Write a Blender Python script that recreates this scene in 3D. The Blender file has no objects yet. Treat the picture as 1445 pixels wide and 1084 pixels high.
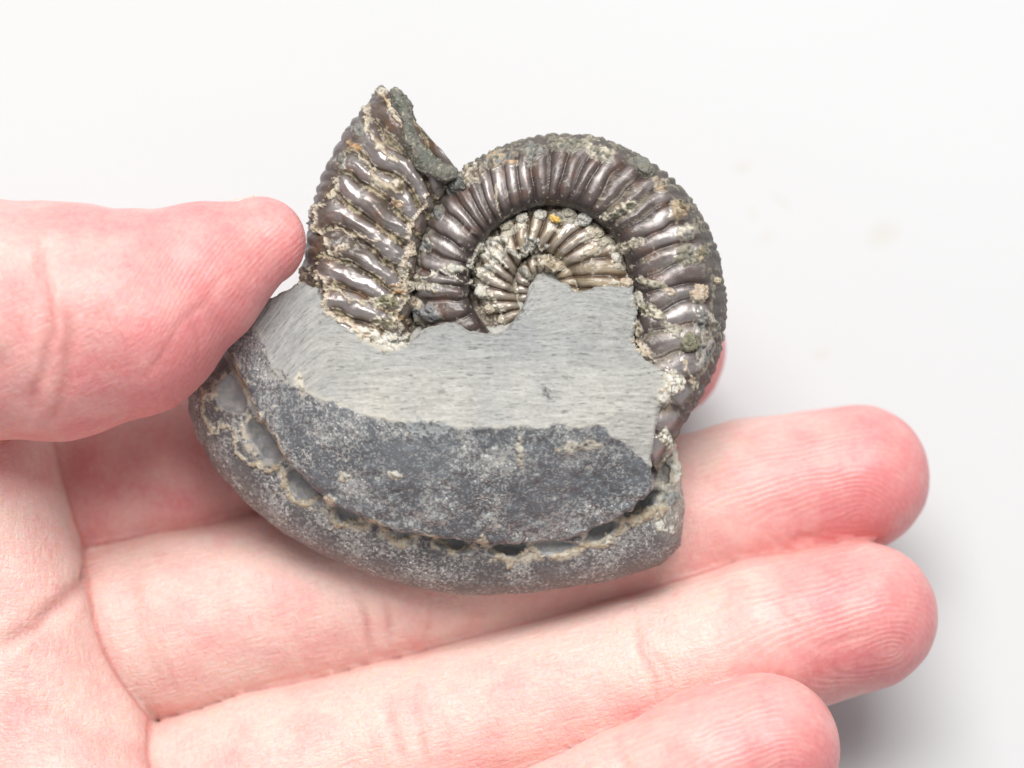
import bpy, bmesh, math
import numpy as np
from mathutils import Vector, Matrix

# ------------------------------------------------------------------ frame of reference
# The object frame is in millimetres: u to the right, v up the photo, w towards the lens; it is turned into world
# metres by a plain rotation (the camera looks down at the table under PITCH).
D, S = 350.0, 13.0                 # camera distance (mm), photo pixels per mm at w = 0
F = D * S
PITCH = math.radians(72)
cp, sp = math.cos(PITCH), math.sin(PITCH)
RW = np.array([[1, 0, 0], [0, sp, -cp], [0, cp, sp]])       # columns: u, v, w axes in the world
Z0 = 0.0405                          # height of the frame's origin above the table (m)

def world(p):
    q = np.asarray(p, float) @ RW.T * 0.001
    q[..., 2] += Z0
    return q

def P(px, py, w):
    k = (D - w) / F
    return np.array([(px - 722.5) * k, (542.0 - py) * k, w])

def PA(pts, w=None):
    return np.array([P(*q) if w is None else P(q[0], q[1], w) for q in pts])

scene = bpy.context.scene
col = scene.collection

# ------------------------------------------------------------------ camera, world, lamps, exposure
cam = bpy.data.cameras.new('camera')
cam.sensor_width = 36.0
cam.lens = 36.0 * F / 1445.0
cam.clip_start, cam.clip_end = 0.01, 20
cam.dof.use_dof = True
cam.dof.focus_distance = (D - 2) * 0.001
cam.dof.aperture_fstop = 14
cam_o = bpy.data.objects.new('camera', cam)
col.objects.link(cam_o)
M3 = Matrix([list(r) for r in RW])
cam_o.matrix_world = Matrix.Translation(Vector(world((0, 0, D)))) @ M3.to_4x4()
scene.camera = cam_o

wd = bpy.data.worlds.new('World')
scene.world = wd
wd.use_nodes = True
wd.node_tree.nodes['Background'].inputs[0].default_value = (0.95, 0.97, 1.0, 1)
wd.node_tree.nodes['Background'].inputs[1].default_value = 0.43

def area(name, d, dist, sx, sy, power, color=(1, 1, 1), aim=(0, 0, 0)):
    l = bpy.data.lights.new(name, 'AREA')
    l.shape = 'RECTANGLE'; l.size, l.size_y = sx, sy; l.energy = power; l.color = color
    o = bpy.data.objects.new(name, l); col.objects.link(o)
    d = np.array(d, float); d /= np.linalg.norm(d)
    pos = Vector(world(d * dist)); tgt = Vector(world(aim))
    o.location = pos
    o.rotation_euler = (tgt - pos).to_track_quat('-Z', 'Y').to_euler()
    return o

area('softbox_lamp', (0.0, 0.66, 0.92), 640, 0.46, 0.36, 6.25, (1.0, 0.985, 0.965))
scene.view_settings.view_transform = 'Standard'
scene.view_settings.look = 'None'
scene.view_settings.exposure = 0.0
scene.view_settings.gamma = 1.0
scene.render.engine = 'CYCLES'
scene.cycles.use_denoising = True

# ------------------------------------------------------------------ numeric helpers
def _hash(ix, iy, iz):
    h = (ix.astype(np.uint32) * np.uint32(374761393) + iy.astype(np.uint32) * np.uint32(668265263)
         + iz.astype(np.uint32) * np.uint32(3266489917))
    h = (h ^ (h >> np.uint32(13))) * np.uint32(1274126177)
    h = h ^ (h >> np.uint32(16))
    return h.astype(np.float32) / np.float32(4294967295.0)

def vnoise(p, seed=0):
    p = np.asarray(p, np.float32) + np.float32(1000.5 + seed * 17.31)
    i = np.floor(p).astype(np.int64)
    f = (p - i).astype(np.float32)
    f = f * f * f * (f * (f * 6 - 15) + 10)
    r = 0
    for a in (0, 1):
        wx = f[:, 0] if a else 1 - f[:, 0]
        for b in (0, 1):
            wy = f[:, 1] if b else 1 - f[:, 1]
            for c in (0, 1):
                wz = f[:, 2] if c else 1 - f[:, 2]
                r = r + wx * wy * wz * _hash(i[:, 0] + a, i[:, 1] + b, i[:, 2] + c)
    return r * 2 - 1

def fbm(p, oct=3, seed=0, gain=0.5):
    p = np.asarray(p, np.float32); s = 0; a = 1.0; t = 0
    for o in range(oct):
        s = s + a * vnoise(p * (2.03 ** o), seed + o * 5); t += a; a *= gain
    return s / t

def sstep(a, b, x):
    t = np.clip((x - a) / (b - a), 0, 1)
    return t * t * (3 - 2 * t)

def smin(a, b, k):
    h = np.clip(0.5 + 0.5 * (b - a) / k, 0, 1)
    return b + (a - b) * h - k * h * (1 - h)

def smax(a, b, k):
    return -smin(-a, -b, k)

def cone(p, a, b, ra, rb):
    ab = b - a
    d = p - a
    t = np.clip((d @ ab) / (ab @ ab), 0, 1)
    d -= t[:, None] * ab
    return np.sqrt(np.einsum('ij,ij->i', d, d)) - (ra + (rb - ra) * t)

def ellip(p, c, r, R=None):
    q = p - c
    if R is not None: q = q @ R
    r = np.asarray(r, float)
    k0 = np.linalg.norm(q / r, axis=1)
    k1 = np.linalg.norm(q / (r * r), axis=1) + 1e-9
    return k0 * (k0 - 1) / k1

def poly_sd(p, poly):
    """signed distance in the plane, negative inside"""
    x, y = p[:, 0], p[:, 1]
    d = np.full(len(p), 1e18); ins = np.zeros(len(p), bool)
    n = len(poly)
    for i in range(n):
        a, b = poly[i][:2], poly[(i + 1) % n][:2]
        e = b - a
        t = np.clip(((x - a[0]) * e[0] + (y - a[1]) * e[1]) / (e @ e + 1e-12), 0, 1)
        d = np.minimum(d, (x - a[0] - t * e[0]) ** 2 + (y - a[1] - t * e[1]) ** 2)
        c = (a[1] > y) != (b[1] > y)
        xi = a[0] + (y - a[1]) * e[0] / (e[1] if abs(e[1]) > 1e-9 else 1e-9)
        ins ^= c & (x < xi)
    return np.where(ins, -1, 1) * np.sqrt(d)

def line_d(p, pts):
    d = np.full(len(p), 1e18)
    for a, b in zip(pts[:-1], pts[1:]):
        a, b = a[:2], b[:2]; e = b - a
        t = np.clip(((p[:, :2] - a) @ e) / (e @ e + 1e-12), 0, 1)
        d = np.minimum(d, ((p[:, :2] - a - t[:, None] * e) ** 2).sum(1))
    return np.sqrt(d)

def catmull(pts, n):
    """Catmull-Rom through pts, resampled evenly to n points"""
    p = np.asarray(pts, float)
    q = np.vstack([2 * p[0] - p[1], p, 2 * p[-1] - p[-2]])
    out = []
    for i in range(1, len(q) - 2):
        t = np.linspace(0, 1, 24, endpoint=False)[:, None]
        a, b, c, d = q[i - 1], q[i], q[i + 1], q[i + 2]
        out.append(0.5 * (2 * b + (c - a) * t + (2 * a - 5 * b + 4 * c - d) * t ** 2 + (3 * b - a - 3 * c + d) * t ** 3))
    out = np.vstack(out + [p[-1:]])
    return out, np.linspace(0, 1, n)

def resample(pts, n):
    out, s = catmull(pts, n)
    L = np.r_[0, np.cumsum(np.linalg.norm(np.diff(out, axis=0), axis=1))]
    return np.stack([np.interp(s * L[-1], L, out[:, k]) for k in range(out.shape[1])], 1), L[-1]

def rbf(ctrl):
    """thin plate surface w(u, v) through control points"""
    c = np.array([P(*q) for q in ctrl]); n = len(c)
    def phi(r2): return 0.5 * r2 * np.log(r2 + 1e-9)
    A = np.zeros((n + 3, n + 3))
    A[:n, :n] = phi(((c[:, None, :2] - c[None, :, :2]) ** 2).sum(2))
    A[:n, n] = 1; A[:n, n + 1:] = c[:, :2]; A[n, :n] = 1; A[n + 1:, :n] = c[:, :2].T
    k = np.linalg.solve(A, np.r_[c[:, 2], 0, 0, 0])
    def f(p):
        r = k[n] + p[:, 0] * k[n + 1] + p[:, 1] * k[n + 2]
        for i in range(n):
            r = r + k[i] * phi((p[:, 0] - c[i, 0]) ** 2 + (p[:, 1] - c[i, 1]) ** 2)
        return r
    return f

def nets(f, lo, h):
    s = f < 0
    cnt = np.zeros(tuple(np.array(f.shape) - 1), np.int8)
    for a in (0, 1):
        for b in (0, 1):
            for c in (0, 1):
                cnt += s[a:f.shape[0] - 1 + a, b:f.shape[1] - 1 + b, c:f.shape[2] - 1 + c]
    act = (cnt > 0) & (cnt < 8)
    idx = np.argwhere(act)
    pos = np.zeros((len(idx), 3)); num = np.zeros(len(idx))
    cor = [(a, b, c) for a in (0, 1) for b in (0, 1) for c in (0, 1)]
    for A in cor:
        for ax in range(3):
            if A[ax]: continue
            B = list(A); B[ax] = 1
            fa = f[idx[:, 0] + A[0], idx[:, 1] + A[1], idx[:, 2] + A[2]]
            fb = f[idx[:, 0] + B[0], idx[:, 1] + B[1], idx[:, 2] + B[2]]
            cr = (fa < 0) != (fb < 0)
            t = np.where(cr, fa / np.where(cr, fa - fb, 1), 0)
            q = np.array(A, float)[None] + t[:, None] * (np.array(B) - np.array(A))[None]
            pos += q * cr[:, None]; num += cr
    V = lo + h * (idx + pos / num[:, None])
    vid = np.full(act.shape, -1, np.int64); vid[act] = np.arange(len(idx))
    Q = []
    for ax in range(3):
        sl0 = [slice(1, -1)] * 3; sl1 = [slice(1, -1)] * 3
        sl0[ax] = slice(0, -1); sl1[ax] = slice(1, None)
        a, b = s[tuple(sl0)], s[tuple(sl1)]
        e = np.argwhere(a != b)
        off = np.ones(3, int); off[ax] = 0
        e = e + off
        o1, o2 = [(1, 2), (2, 0), (0, 1)][ax]
        def cell(d1, d2):
            c = e.copy(); c[:, o1] -= d1; c[:, o2] -= d2
            return vid[c[:, 0], c[:, 1], c[:, 2]]
        q = np.stack([cell(1, 1), cell(0, 1), cell(0, 0), cell(1, 0)], 1)
        ins = s[e[:, 0], e[:, 1], e[:, 2]]
        q[~ins] = q[~ins][:, ::-1]
        Q.append(q)
    Q = np.vstack(Q)
    return V, Q[(Q >= 0).all(1)]

def grid_eval(fn, lo, hi, h, band=1.9):
    """fill a grid from coarse to fine: fine values only near the surface"""
    n = (np.ceil((np.array(hi) - lo) / h).astype(int) // 4 + 1) * 4
    cn = n // 4
    ax = [lo[k] + h * 4 * (np.arange(cn[k]) + 0.375) for k in range(3)]
    G = np.stack(np.meshgrid(*ax, indexing='ij'), -1).reshape(-1, 3)
    c = fn(G).reshape(cn)
    f = np.repeat(np.repeat(np.repeat(c, 4, 0), 4, 1), 4, 2)
    near = np.abs(c) < band * 4 * h
    m = np.repeat(np.repeat(np.repeat(near, 4, 0), 4, 1), 4, 2)
    idx = np.argwhere(m)
    out = np.empty(len(idx))
    for i in range(0, len(idx), 400000):
        out[i:i + 400000] = fn(np.asarray(lo) + h * idx[i:i + 400000])
    f[m] = out
    return f

def subdivide(V, Q):
    n = len(V)
    E = np.stack([Q, np.roll(Q, -1, 1)], 2).reshape(-1, 2)
    E.sort(1)
    key = E[:, 0].astype(np.int64) * n + E[:, 1]
    u, inv = np.unique(key, return_inverse=True)
    em = (V[u // n] + V[u % n]) / 2
    fc = V[Q].mean(1)
    ei = n + inv.reshape(-1, 4)
    fi = n + len(u) + np.arange(len(Q))
    N = []
    for k in range(4):
        N.append(np.stack([Q[:, k], ei[:, k], fi, ei[:, k - 1]], 1))
    return np.vstack([V, em, fc]), np.vstack(N)

def gradient(fn, p, e=0.06):
    g = np.empty_like(p); f0 = fn(p)
    for k in range(3):
        d = np.zeros(3); d[k] = e
        g[:, k] = (fn(p + d) - f0) / e
    return f0, g

def project(fn, p, it=2, lim=0.4):
    for _ in range(it):
        f0, g = gradient(fn, p)
        st = np.clip(f0 / ((g ** 2).sum(1) + 1e-6), -lim, lim)
        p = p - st[:, None] * g
    return p

def vnormals(V, Q):
    a = V[Q[:, 2]] - V[Q[:, 0]]; b = V[Q[:, 3]] - V[Q[:, 1]]
    fn = np.cross(a, b)
    N = np.zeros_like(V)
    for k in range(4):
        for c in range(3):
            N[:, c] += np.bincount(Q[:, k], fn[:, c], len(V))
    return N / (np.linalg.norm(N, axis=1, keepdims=True) + 1e-12)

def build(name, V, faces, mat, parent=None, origin=None, attrs=None, smooth=True):
    """V in mm of the object frame -> one mesh object in metres"""
    W = world(V)
    if parent is not None: org = np.array(parent.matrix_world.translation)
    else: org = W.mean(0) if origin is None else np.asarray(origin)
    W = W - org
    me = bpy.data.meshes.new(name)
    F4 = np.asarray(faces)
    k = F4.shape[1]
    me.vertices.add(len(W)); me.vertices.foreach_set('co', W.astype(np.float32).ravel())
    me.loops.add(F4.size); me.loops.foreach_set('vertex_index', F4.astype(np.int32).ravel())
    me.polygons.add(len(F4))
    me.polygons.foreach_set('loop_start', np.arange(0, F4.size, k, dtype=np.int32))
    me.polygons.foreach_set('loop_total', np.full(len(F4), k, np.int32))
    me.update(calc_edges=True)
    me.validate()
    me.polygons.foreach_set('use_smooth', np.full(len(me.polygons), smooth))
    at = {'mm': V}
    if attrs: at.update(attrs)
    for an, a in at.items():
        a = np.asarray(a, np.float32)
        if a.ndim == 1:
            A = me.attributes.new(an, 'FLOAT', 'POINT'); A.data.foreach_set('value', a)
        elif an == 'tint':
            A = me.attributes.new(an, 'FLOAT_COLOR', 'POINT')
            A.data.foreach_set('color', np.c_[a, np.ones(len(a))].astype(np.float32).ravel())
        else:
            A = me.attributes.new(an, 'FLOAT_VECTOR', 'POINT'); A.data.foreach_set('vector', a.ravel())
    me.materials.append(mat)
    o = bpy.data.objects.new(name, me); col.objects.link(o)
    if parent is not None: o.parent = parent
    else: o.location = org
    return o

# ------------------------------------------------------------------ materials
def mat(name):
    m = bpy.data.materials.new(name); m.use_nodes = True
    nt = m.node_tree
    return m, nt, nt.nodes['Principled BSDF']

def nd(nt, t, **kw):
    n = nt.nodes.new(t)
    for k, v in kw.items():
        if k.startswith('i_'): n.inputs[int(k[2:]) if k[2:].isdigit() else k[2:].replace('_', ' ')].default_value = v
        else: setattr(n, k, v)
    return n

def attr(nt, name):
    return nd(nt, 'ShaderNodeAttribute', attribute_name=name)

def noise(nt, vec, scale, detail=3, rough=0.55):
    n = nd(nt, 'ShaderNodeTexNoise')
    n.inputs['Scale'].default_value = scale; n.inputs['Detail'].default_value = detail; n.inputs['Roughness'].default_value = rough
    nt.links.new(vec, n.inputs['Vector'])
    return n.outputs['Fac']

def math_(nt, op, a, b=0.0, clamp=False):
    n = nd(nt, 'ShaderNodeMath', operation=op, use_clamp=clamp)
    for i, x in enumerate((a, b)):
        if hasattr(x, 'links'): nt.links.new(x, n.inputs[i])
        else: n.inputs[i].default_value = x
    return n.outputs[0]

def ramp(nt, fac, stops):
    n = nd(nt, 'ShaderNodeValToRGB')
    e = n.color_ramp.elements
    while len(e) < len(stops): e.new(0.5)
    for x, (p, c) in zip(e, stops): x.position = p; x.color = (*c, 1) if len(c) == 3 else c
    nt.links.new(fac, n.inputs[0])
    return n.outputs[0]

def mixc(nt, fac, a, b, mode='MIX'):
    n = nd(nt, 'ShaderNodeMix', data_type='RGBA', blend_type=mode)
    for i, x in ((0, fac), (6, a), (7, b)):
        if hasattr(x, 'links'): nt.links.new(x, n.inputs[i])
        else: n.inputs[i].default_value = x if i == 0 else (*x, 1)
    return n.outputs[2]

def bump(nt, height, strength, dist, prev=None):
    n = nd(nt, 'ShaderNodeBump'); n.inputs['Strength'].default_value = strength; n.inputs['Distance'].default_value = dist
    nt.links.new(height, n.inputs['Height'])
    if prev is not None: nt.links.new(prev, n.inputs['Normal'])
    return n.outputs[0]

def make_stone(name, spec=0.4, bscale=9.0, bstr=0.5, bdist=0.00012):
    m, nt, b = mat(name)
    mm = attr(nt, 'mm').outputs['Vector']
    c = attr(nt, 'tint').outputs['Color']
    n1 = noise(nt, mm, 2.6, 5, 0.7)
    c = mixc(nt, 0.45, c, ramp(nt, n1, [(0.25, (0.45, 0.45, 0.45)), (0.75, (0.62, 0.62, 0.62))]), 'OVERLAY')
    sk = attr(nt, 'speck').outputs['Fac']
    g1 = ramp(nt, noise(nt, mm, 2.3, 4, 0.72), [(0.54, (0,) * 3), (0.63, (1,) * 3)])
    vr = nd(nt, 'ShaderNodeTexVoronoi'); vr.inputs['Scale'].default_value = 1.4; nt.links.new(mm, vr.inputs['Vector'])
    g2 = ramp(nt, math_(nt, 'ADD', vr.outputs['Distance'], math_(nt, 'MULTIPLY', noise(nt, mm, 5.0, 2), 0.35)), [(0.28, (1,) * 3), (0.40, (0,) * 3)])
    sp = math_(nt, 'MULTIPLY', math_(nt, 'MAXIMUM', math_(nt, 'MULTIPLY', g1, 0.75), g2), sk, True)
    c = mixc(nt, sp, c, (0.62, 0.61, 0.575))
    nt.links.new(c, b.inputs['Base Color'])
    nt.links.new(attr(nt, 'gloss').outputs['Fac'], b.inputs['Roughness'])
    b.inputs['Specular IOR Level'].default_value = spec
    nt.links.new(bump(nt, noise(nt, mm, bscale, 4, 0.65), bstr, bdist), b.inputs['Normal'])
    nt.links.new(attr(nt, 'nacre_sheen').outputs['Fac'], b.inputs['Metallic'])
    return m

M_stone = make_stone('worn_grey_stone')
M_shell = make_stone('nacreous_brown_shell', spec=0.62, bscale=6.0, bstr=0.25, bdist=0.0001)
M_crust = make_stone('mineral_crust', spec=0.45, bscale=7.0, bstr=0.8, bdist=0.0002)

def make_skin():
    m, nt, b = mat('skin')
    mm = attr(nt, 'mm').outputs['Vector']
    pink, crease = attr(nt, 'pink').outputs['Fac'], attr(nt, 'crease').outputs['Fac']
    mott = noise(nt, mm, 0.16, 4, 0.6)
    pk = math_(nt, 'ADD', pink, math_(nt, 'MULTIPLY', math_(nt, 'SUBTRACT', mott, 0.5), 1.5), True)
    c = ramp(nt, pk, [(0.0, (0.82, 0.585, 0.525)), (0.40, (0.79, 0.445, 0.415)), (1.0, (0.71, 0.24, 0.25))])
    fine = noise(nt, mm, 1.6, 4, 0.6)
    c = mixc(nt, 0.10, c, ramp(nt, fine, [(0.35, (0.55, 0.24, 0.20)), (0.65, (0.95, 0.80, 0.72))]))
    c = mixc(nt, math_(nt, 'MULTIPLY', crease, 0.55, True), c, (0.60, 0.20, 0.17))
    # friction ridges: a smooth phase stored on the mesh, cut into ridges here
    ph = attr(nt, 'ridge').outputs['Fac']; rm = attr(nt, 'ridgemask').outputs['Fac']
    wob = math_(nt, 'MULTIPLY', noise(nt, mm, 0.22, 2), 2.0)
    sn = math_(nt, 'SINE', math_(nt, 'MULTIPLY', math_(nt, 'ADD', ph, wob), 2 * math.pi))
    gate = ramp(nt, noise(nt, mm, 0.3, 2), [(0.30, (0.25,) * 3), (0.62, (1,) * 3)])
    rg = math_(nt, 'MULTIPLY', math_(nt, 'MULTIPLY', sn, rm), gate)
    c = mixc(nt, math_(nt, 'MULTIPLY', math_(nt, 'SUBTRACT', math_(nt, 'MULTIPLY', rg, -1.0), 0.05, True), 0.17, True), c, (0.70, 0.27, 0.24))
    nt.links.new(c, b.inputs['Base Color'])
    b.inputs['Subsurface Weight'].default_value = 1.0
    b.inputs['Subsurface Radius'].default_value = (1.0, 0.30, 0.18)
    b.inputs['Subsurface Scale'].default_value = 0.0013
    b.inputs['Roughness'].default_value = 0.40
    b.inputs['Specular IOR Level'].default_value = 0.42
    n1 = bump(nt, rg, 0.4, 0.00005)
    # crossed fine skin lines between the ridged pads: stretched cells in the finger's own axes
    sk = attr(nt, 'along').outputs['Vector']
    mp = nd(nt, 'ShaderNodeMapping'); nt.links.new(sk, mp.inputs[0]); mp.inputs['Scale'].default_value = (1.0, 1.9, 1.0)
    vo = nd(nt, 'ShaderNodeTexVoronoi', feature='DISTANCE_TO_EDGE'); vo.inputs['Scale'].default_value = 1.15
    nt.links.new(mp.outputs[0], vo.inputs['Vector'])
    cell = math_(nt, 'MINIMUM', vo.outputs['Distance'], 0.16)
    inv = math_(nt, 'SUBTRACT', 1.0, math_(nt, 'MULTIPLY', rm, 0.8))
    n2 = bump(nt, math_(nt, 'MULTIPLY', cell, inv), 0.45, 0.0005, n1)
    hatch = None
    for sc in ((0.55, 3.6, 1.2), (3.4, 0.7, 1.2)):
        mh = nd(nt, 'ShaderNodeMapping'); nt.links.new(sk, mh.inputs[0]); mh.inputs['Scale'].default_value = sc; mh.inputs['Rotation'].default_value = (0, 0, 0.12)
        hv = noise(nt, mh.outputs[0], 0.75, 2, 0.5)
        hatch = hv if hatch is None else math_(nt, 'MINIMUM', hatch, hv)
    n2 = bump(nt, math_(nt, 'MULTIPLY', hatch, inv), 0.55, 0.0004, n2)
    n3 = bump(nt, noise(nt, mm, 3.2, 4, 0.6), 0.28, 0.00012, n2)
    nt.links.new(n3, b.inputs['Normal'])
    return m
M_skin = make_skin()

def make_nail():
    m, nt, b = mat('nail')
    b.inputs['Base Color'].default_value = (0.80, 0.52, 0.47, 1)
    b.inputs['Roughness'].default_value = 0.3
    b.inputs['Subsurface Weight'].default_value = 0.5
    b.inputs['Subsurface Scale'].default_value = 0.0008
    nt.links.new(bump(nt, noise(nt, attr(nt, 'mm').outputs['Vector'], 2.0, 3), 0.2, 0.00005), b.inputs['Normal'])
    return m
M_nail = make_nail()

def make_table():
    m, nt, b = mat('white_board')
    tc = nd(nt, 'ShaderNodeTexCoord').outputs['Object']
    big = noise(nt, tc, 9.0, 3)
    c = ramp(nt, big, [(0.3, (0.568, 0.573, 0.578)), (0.7, (0.585, 0.590, 0.595))])
    # faint tan smudges
    st = None
    for cx, cy, a, rx, ry in SMUDGES:
        mp = nd(nt, 'ShaderNodeMapping', vector_type='TEXTURE')
        mp.inputs['Location'].default_value = (cx, cy, 0); mp.inputs['Rotation'].default_value = (0, 0, a); mp.inputs['Scale'].default_value = (rx, ry, 1)
        nt.links.new(tc, mp.inputs[0])
        ln = nd(nt, 'ShaderNodeVectorMath', operation='LENGTH'); nt.links.new(mp.outputs[0], ln.inputs[0])
        d = math_(nt, 'ADD', ln.outputs['Value'], math_(nt, 'MULTIPLY', noise(nt, tc, 160, 3), 0.9))
        k = ramp(nt, d, [(0.35, (1,) * 3), (1.0, (0,) * 3)])
        st = k if st is None else math_(nt, 'MAXIMUM', st, k)
    c = mixc(nt, math_(nt, 'MULTIPLY', st, 0.5), c, (0.53, 0.495, 0.43))
    nt.links.new(c, b.inputs['Base Color'])
    b.inputs['Roughness'].default_value = 0.6
    b.inputs['Specular IOR Level'].default_value = 0.25
    nt.links.new(bump(nt, noise(nt, tc, 400, 3), 0.15, 0.0003), b.inputs['Normal'])
    return m

# ------------------------------------------------------------------ the table
def on_table(px, py):
    o = world((0, 0, D)); d = world(P(px, py, 0)) - o
    return o + d * (o[2] / -d[2])
SMUDGES = []
for px, py, a, rx, ry in ((1105, 285, -0.75, 0.0042, 0.0016), (1083, 335, 0.6, 0.0032, 0.0017), (1062, 302, 0.2, 0.0018, 0.0024),
                          (1245, 330, 0.5, 0.006, 0.0035), (1160, 500, 0.2, 0.003, 0.0018), (1050, 235, 0.3, 0.003, 0.002)):
    q = on_table(px, py); SMUDGES.append((q[0], q[1], a, rx, ry))
bm = bmesh.new()
bmesh.ops.create_grid(bm, x_segments=8, y_segments=8, size=0.9)
me = bpy.data.meshes.new('table'); bm.to_mesh(me); bm.free()
me.materials.append(make_table())
tb = bpy.data.objects.new('table', me); col.objects.link(tb)
tb['kind'] = 'structure'; tb['label'] = 'plain white table top with a few faint tan smudges'

# ------------------------------------------------------------------ the hand
CH = {   # px, py, w, radius (mm) along each digit, base to tip
    'index':  [(60, 705, -22, 10.6), (250, 660, -24, 9.9), (480, 606, -27, 9.1), (750, 543, -28, 8.5), (930, 495, -26, 7.9)],
    'middle': [(80, 905, -18, 10.9), (250, 882, -18.5, 10.7), (520, 828, -19.6, 10.1), (870, 757, -19.8, 9.6), (1060, 706, -18.8, 9.0), (1207, 674, -17, 8.35)],
    'ring':   [(180, 1172, -13, 10.6), (380, 1106, -13, 10.1), (560, 1056, -13, 9.5), (905, 958, -12.5, 9.0), (1080, 905, -11, 8.9), (1217, 870, -10, 8.35)],
    'little': [(350, 1350, -2, 9.6), (700, 1232, -3, 9.0), (890, 1140, 0, 8.5), (1000, 1085, 1.5, 8.5), (1077, 1058, 2, 8.25)],
    'thumb':  [(-330, 480, 1, 13.2), (-40, 452, 4, 12.9), (80, 452, 4, 12.7), (178, 441, 4.5, 11.1), (278, 389, 4.5, 7.75), (368, 342, 3.0, 4.9)],
}
CHP = {k: ([P(a, b, w) for a, b, w, r in v], [q[3] for q in v]) for k, v in CH.items()}
FING = ['index', 'middle', 'ring', 'little']

def digit(p, name):
    pts, r = CHP[name]
    f = None
    for i in range(len(pts) - 1):
        d = cone(p, pts[i], pts[i + 1], r[i], r[i + 1])
        f = d if f is None else smin(f, d, 1.2)
    return f

PALM = [((-75, 690, -11), 11.8, (40, 1075, -11.5), 13.2), ((40, 1075, -11.5), 13.2, (160, 1390, 3), 12.5),
        ((-75, 690, -12), 12, (-900, 1150, 2), 18), ((60, 1100, -13), 13, (-900, 1250, 4), 18),
        ((200, 1410, 3), 12, (-850, 1380, 6), 17), ((-330, 480, -2), 14, (-850, 1100, 4), 18),
        ((-330, 700, -8), 13, (-700, 1150, 2), 18), ((60, 705, -22), 10.6, (-200, 760, -18), 12)]
PALMP = [(P(*a), ra, P(*b), rb) for a, ra, b, rb in PALM]

# the soft skin that closes the wedge where neighbouring fingers press together
def wedge(na, nb, n=11):
    A = np.c_[np.array(CHP[na][0]), CHP[na][1]]; B = np.c_[np.array(CHP[nb][0]), CHP[nb][1]]
    def dense(X, k): t = np.linspace(0, len(X) - 1, k); return np.stack([np.interp(t, np.arange(len(X)), X[:, c]) for c in range(4)], 1)
    A, B = dense(A, n), dense(B, 400)
    out = []
    for i in range(n):
        j = np.argmin(np.linalg.norm(B[:, :3] - A[i, :3], axis=1))
        ab = B[j, :3] - A[i, :3]; L = np.linalg.norm(ab)
        gap = L - A[i, 3] - B[j, 3]
        if j > 385 or gap > 0.9: continue
        ax = A[min(i + 1, n - 1), :3] - A[max(i - 1, 0), :3]
        d = np.cross(ax, ab); d /= np.linalg.norm(d)
        if d[2] < 0: d = -d
        c = A[i, :3] + ab * (A[i, 3] + gap / 2) / L
        out.append((c + d * (1.0 - 2.6 + math.sqrt(max(0, -gap) * 9)), 2.6))
    return out
WEDGES = [wedge('ring', 'middle'), wedge('little', 'ring'), wedge('middle', 'index')]

def hand_sdf(p):
    f = None
    for a, ra, b, rb in PALMP:
        d = cone(p, a, b, ra, rb)
        f = d if f is None else smin(f, d, 3.0)
    t = digit(p, 'thumb')
    f = smin(f, t, 1.6)
    for n in FING:
        f = smin(f, digit(p, n), 0.45)
    for w_ in WEDGES:
        for (a, ra), (b, rb) in zip(w_[:-1], w_[1:]):
            if np.linalg.norm(b - a) < 22: f = smin(f, cone(p, a, b, ra, rb), 0.5)
    return f

lo, hi = np.array([-135., -100., -44.]), np.array([52., 26., 26.])
g = grid_eval(hand_sdf, lo, hi, 0.72)
V, Q = nets(g, lo, 0.72)
V = project(hand_sdf, V, 1)
V, Q = subdivide(V, Q)
V = project(hand_sdf, V, 1)
dd = np.stack([digit(V, n) for n in FING + ['thumb']], 1)
pm = np.full(len(V), 1e9)
for a, ra, b, rb in PALMP: pm = np.minimum(pm, cone(V, a, b, ra, rb))
two = np.sort(np.c_[dd, pm], 1)
wsm = (0.9 * np.exp(-((two[:, 1] - two[:, 0]) / 1.0) ** 4))[:, None]
E = np.vstack([Q[:, [0, 1]], Q[:, [1, 2]], Q[:, [2, 3]], Q[:, [3, 0]]])
deg = np.bincount(E.ravel(), minlength=len(V))[:, None]
for _ in range(3):
    A = np.stack([np.bincount(E[:, 0], V[E[:, 1], c], len(V)) + np.bincount(E[:, 1], V[E[:, 0], c], len(V)) for c in range(3)], 1) / deg
    V = V + (A - V) * wsm
N = vnormals(V, Q)

# which digit a point belongs to, and its place on it
dd = np.stack([digit(V, n) for n in FING + ['thumb']], 1)
pm = np.full(len(V), 1e9)
for a, ra, b, rb in PALMP: pm = np.minimum(pm, cone(V, a, b, ra, rb))
own = np.where(pm < dd.min(1) - 0.2, 5, dd.argmin(1))
pxl = np.stack([722.5 + V[:, 0] * F / (D - V[:, 2]), 542 - V[:, 1] * F / (D - V[:, 2])], 1)

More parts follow.
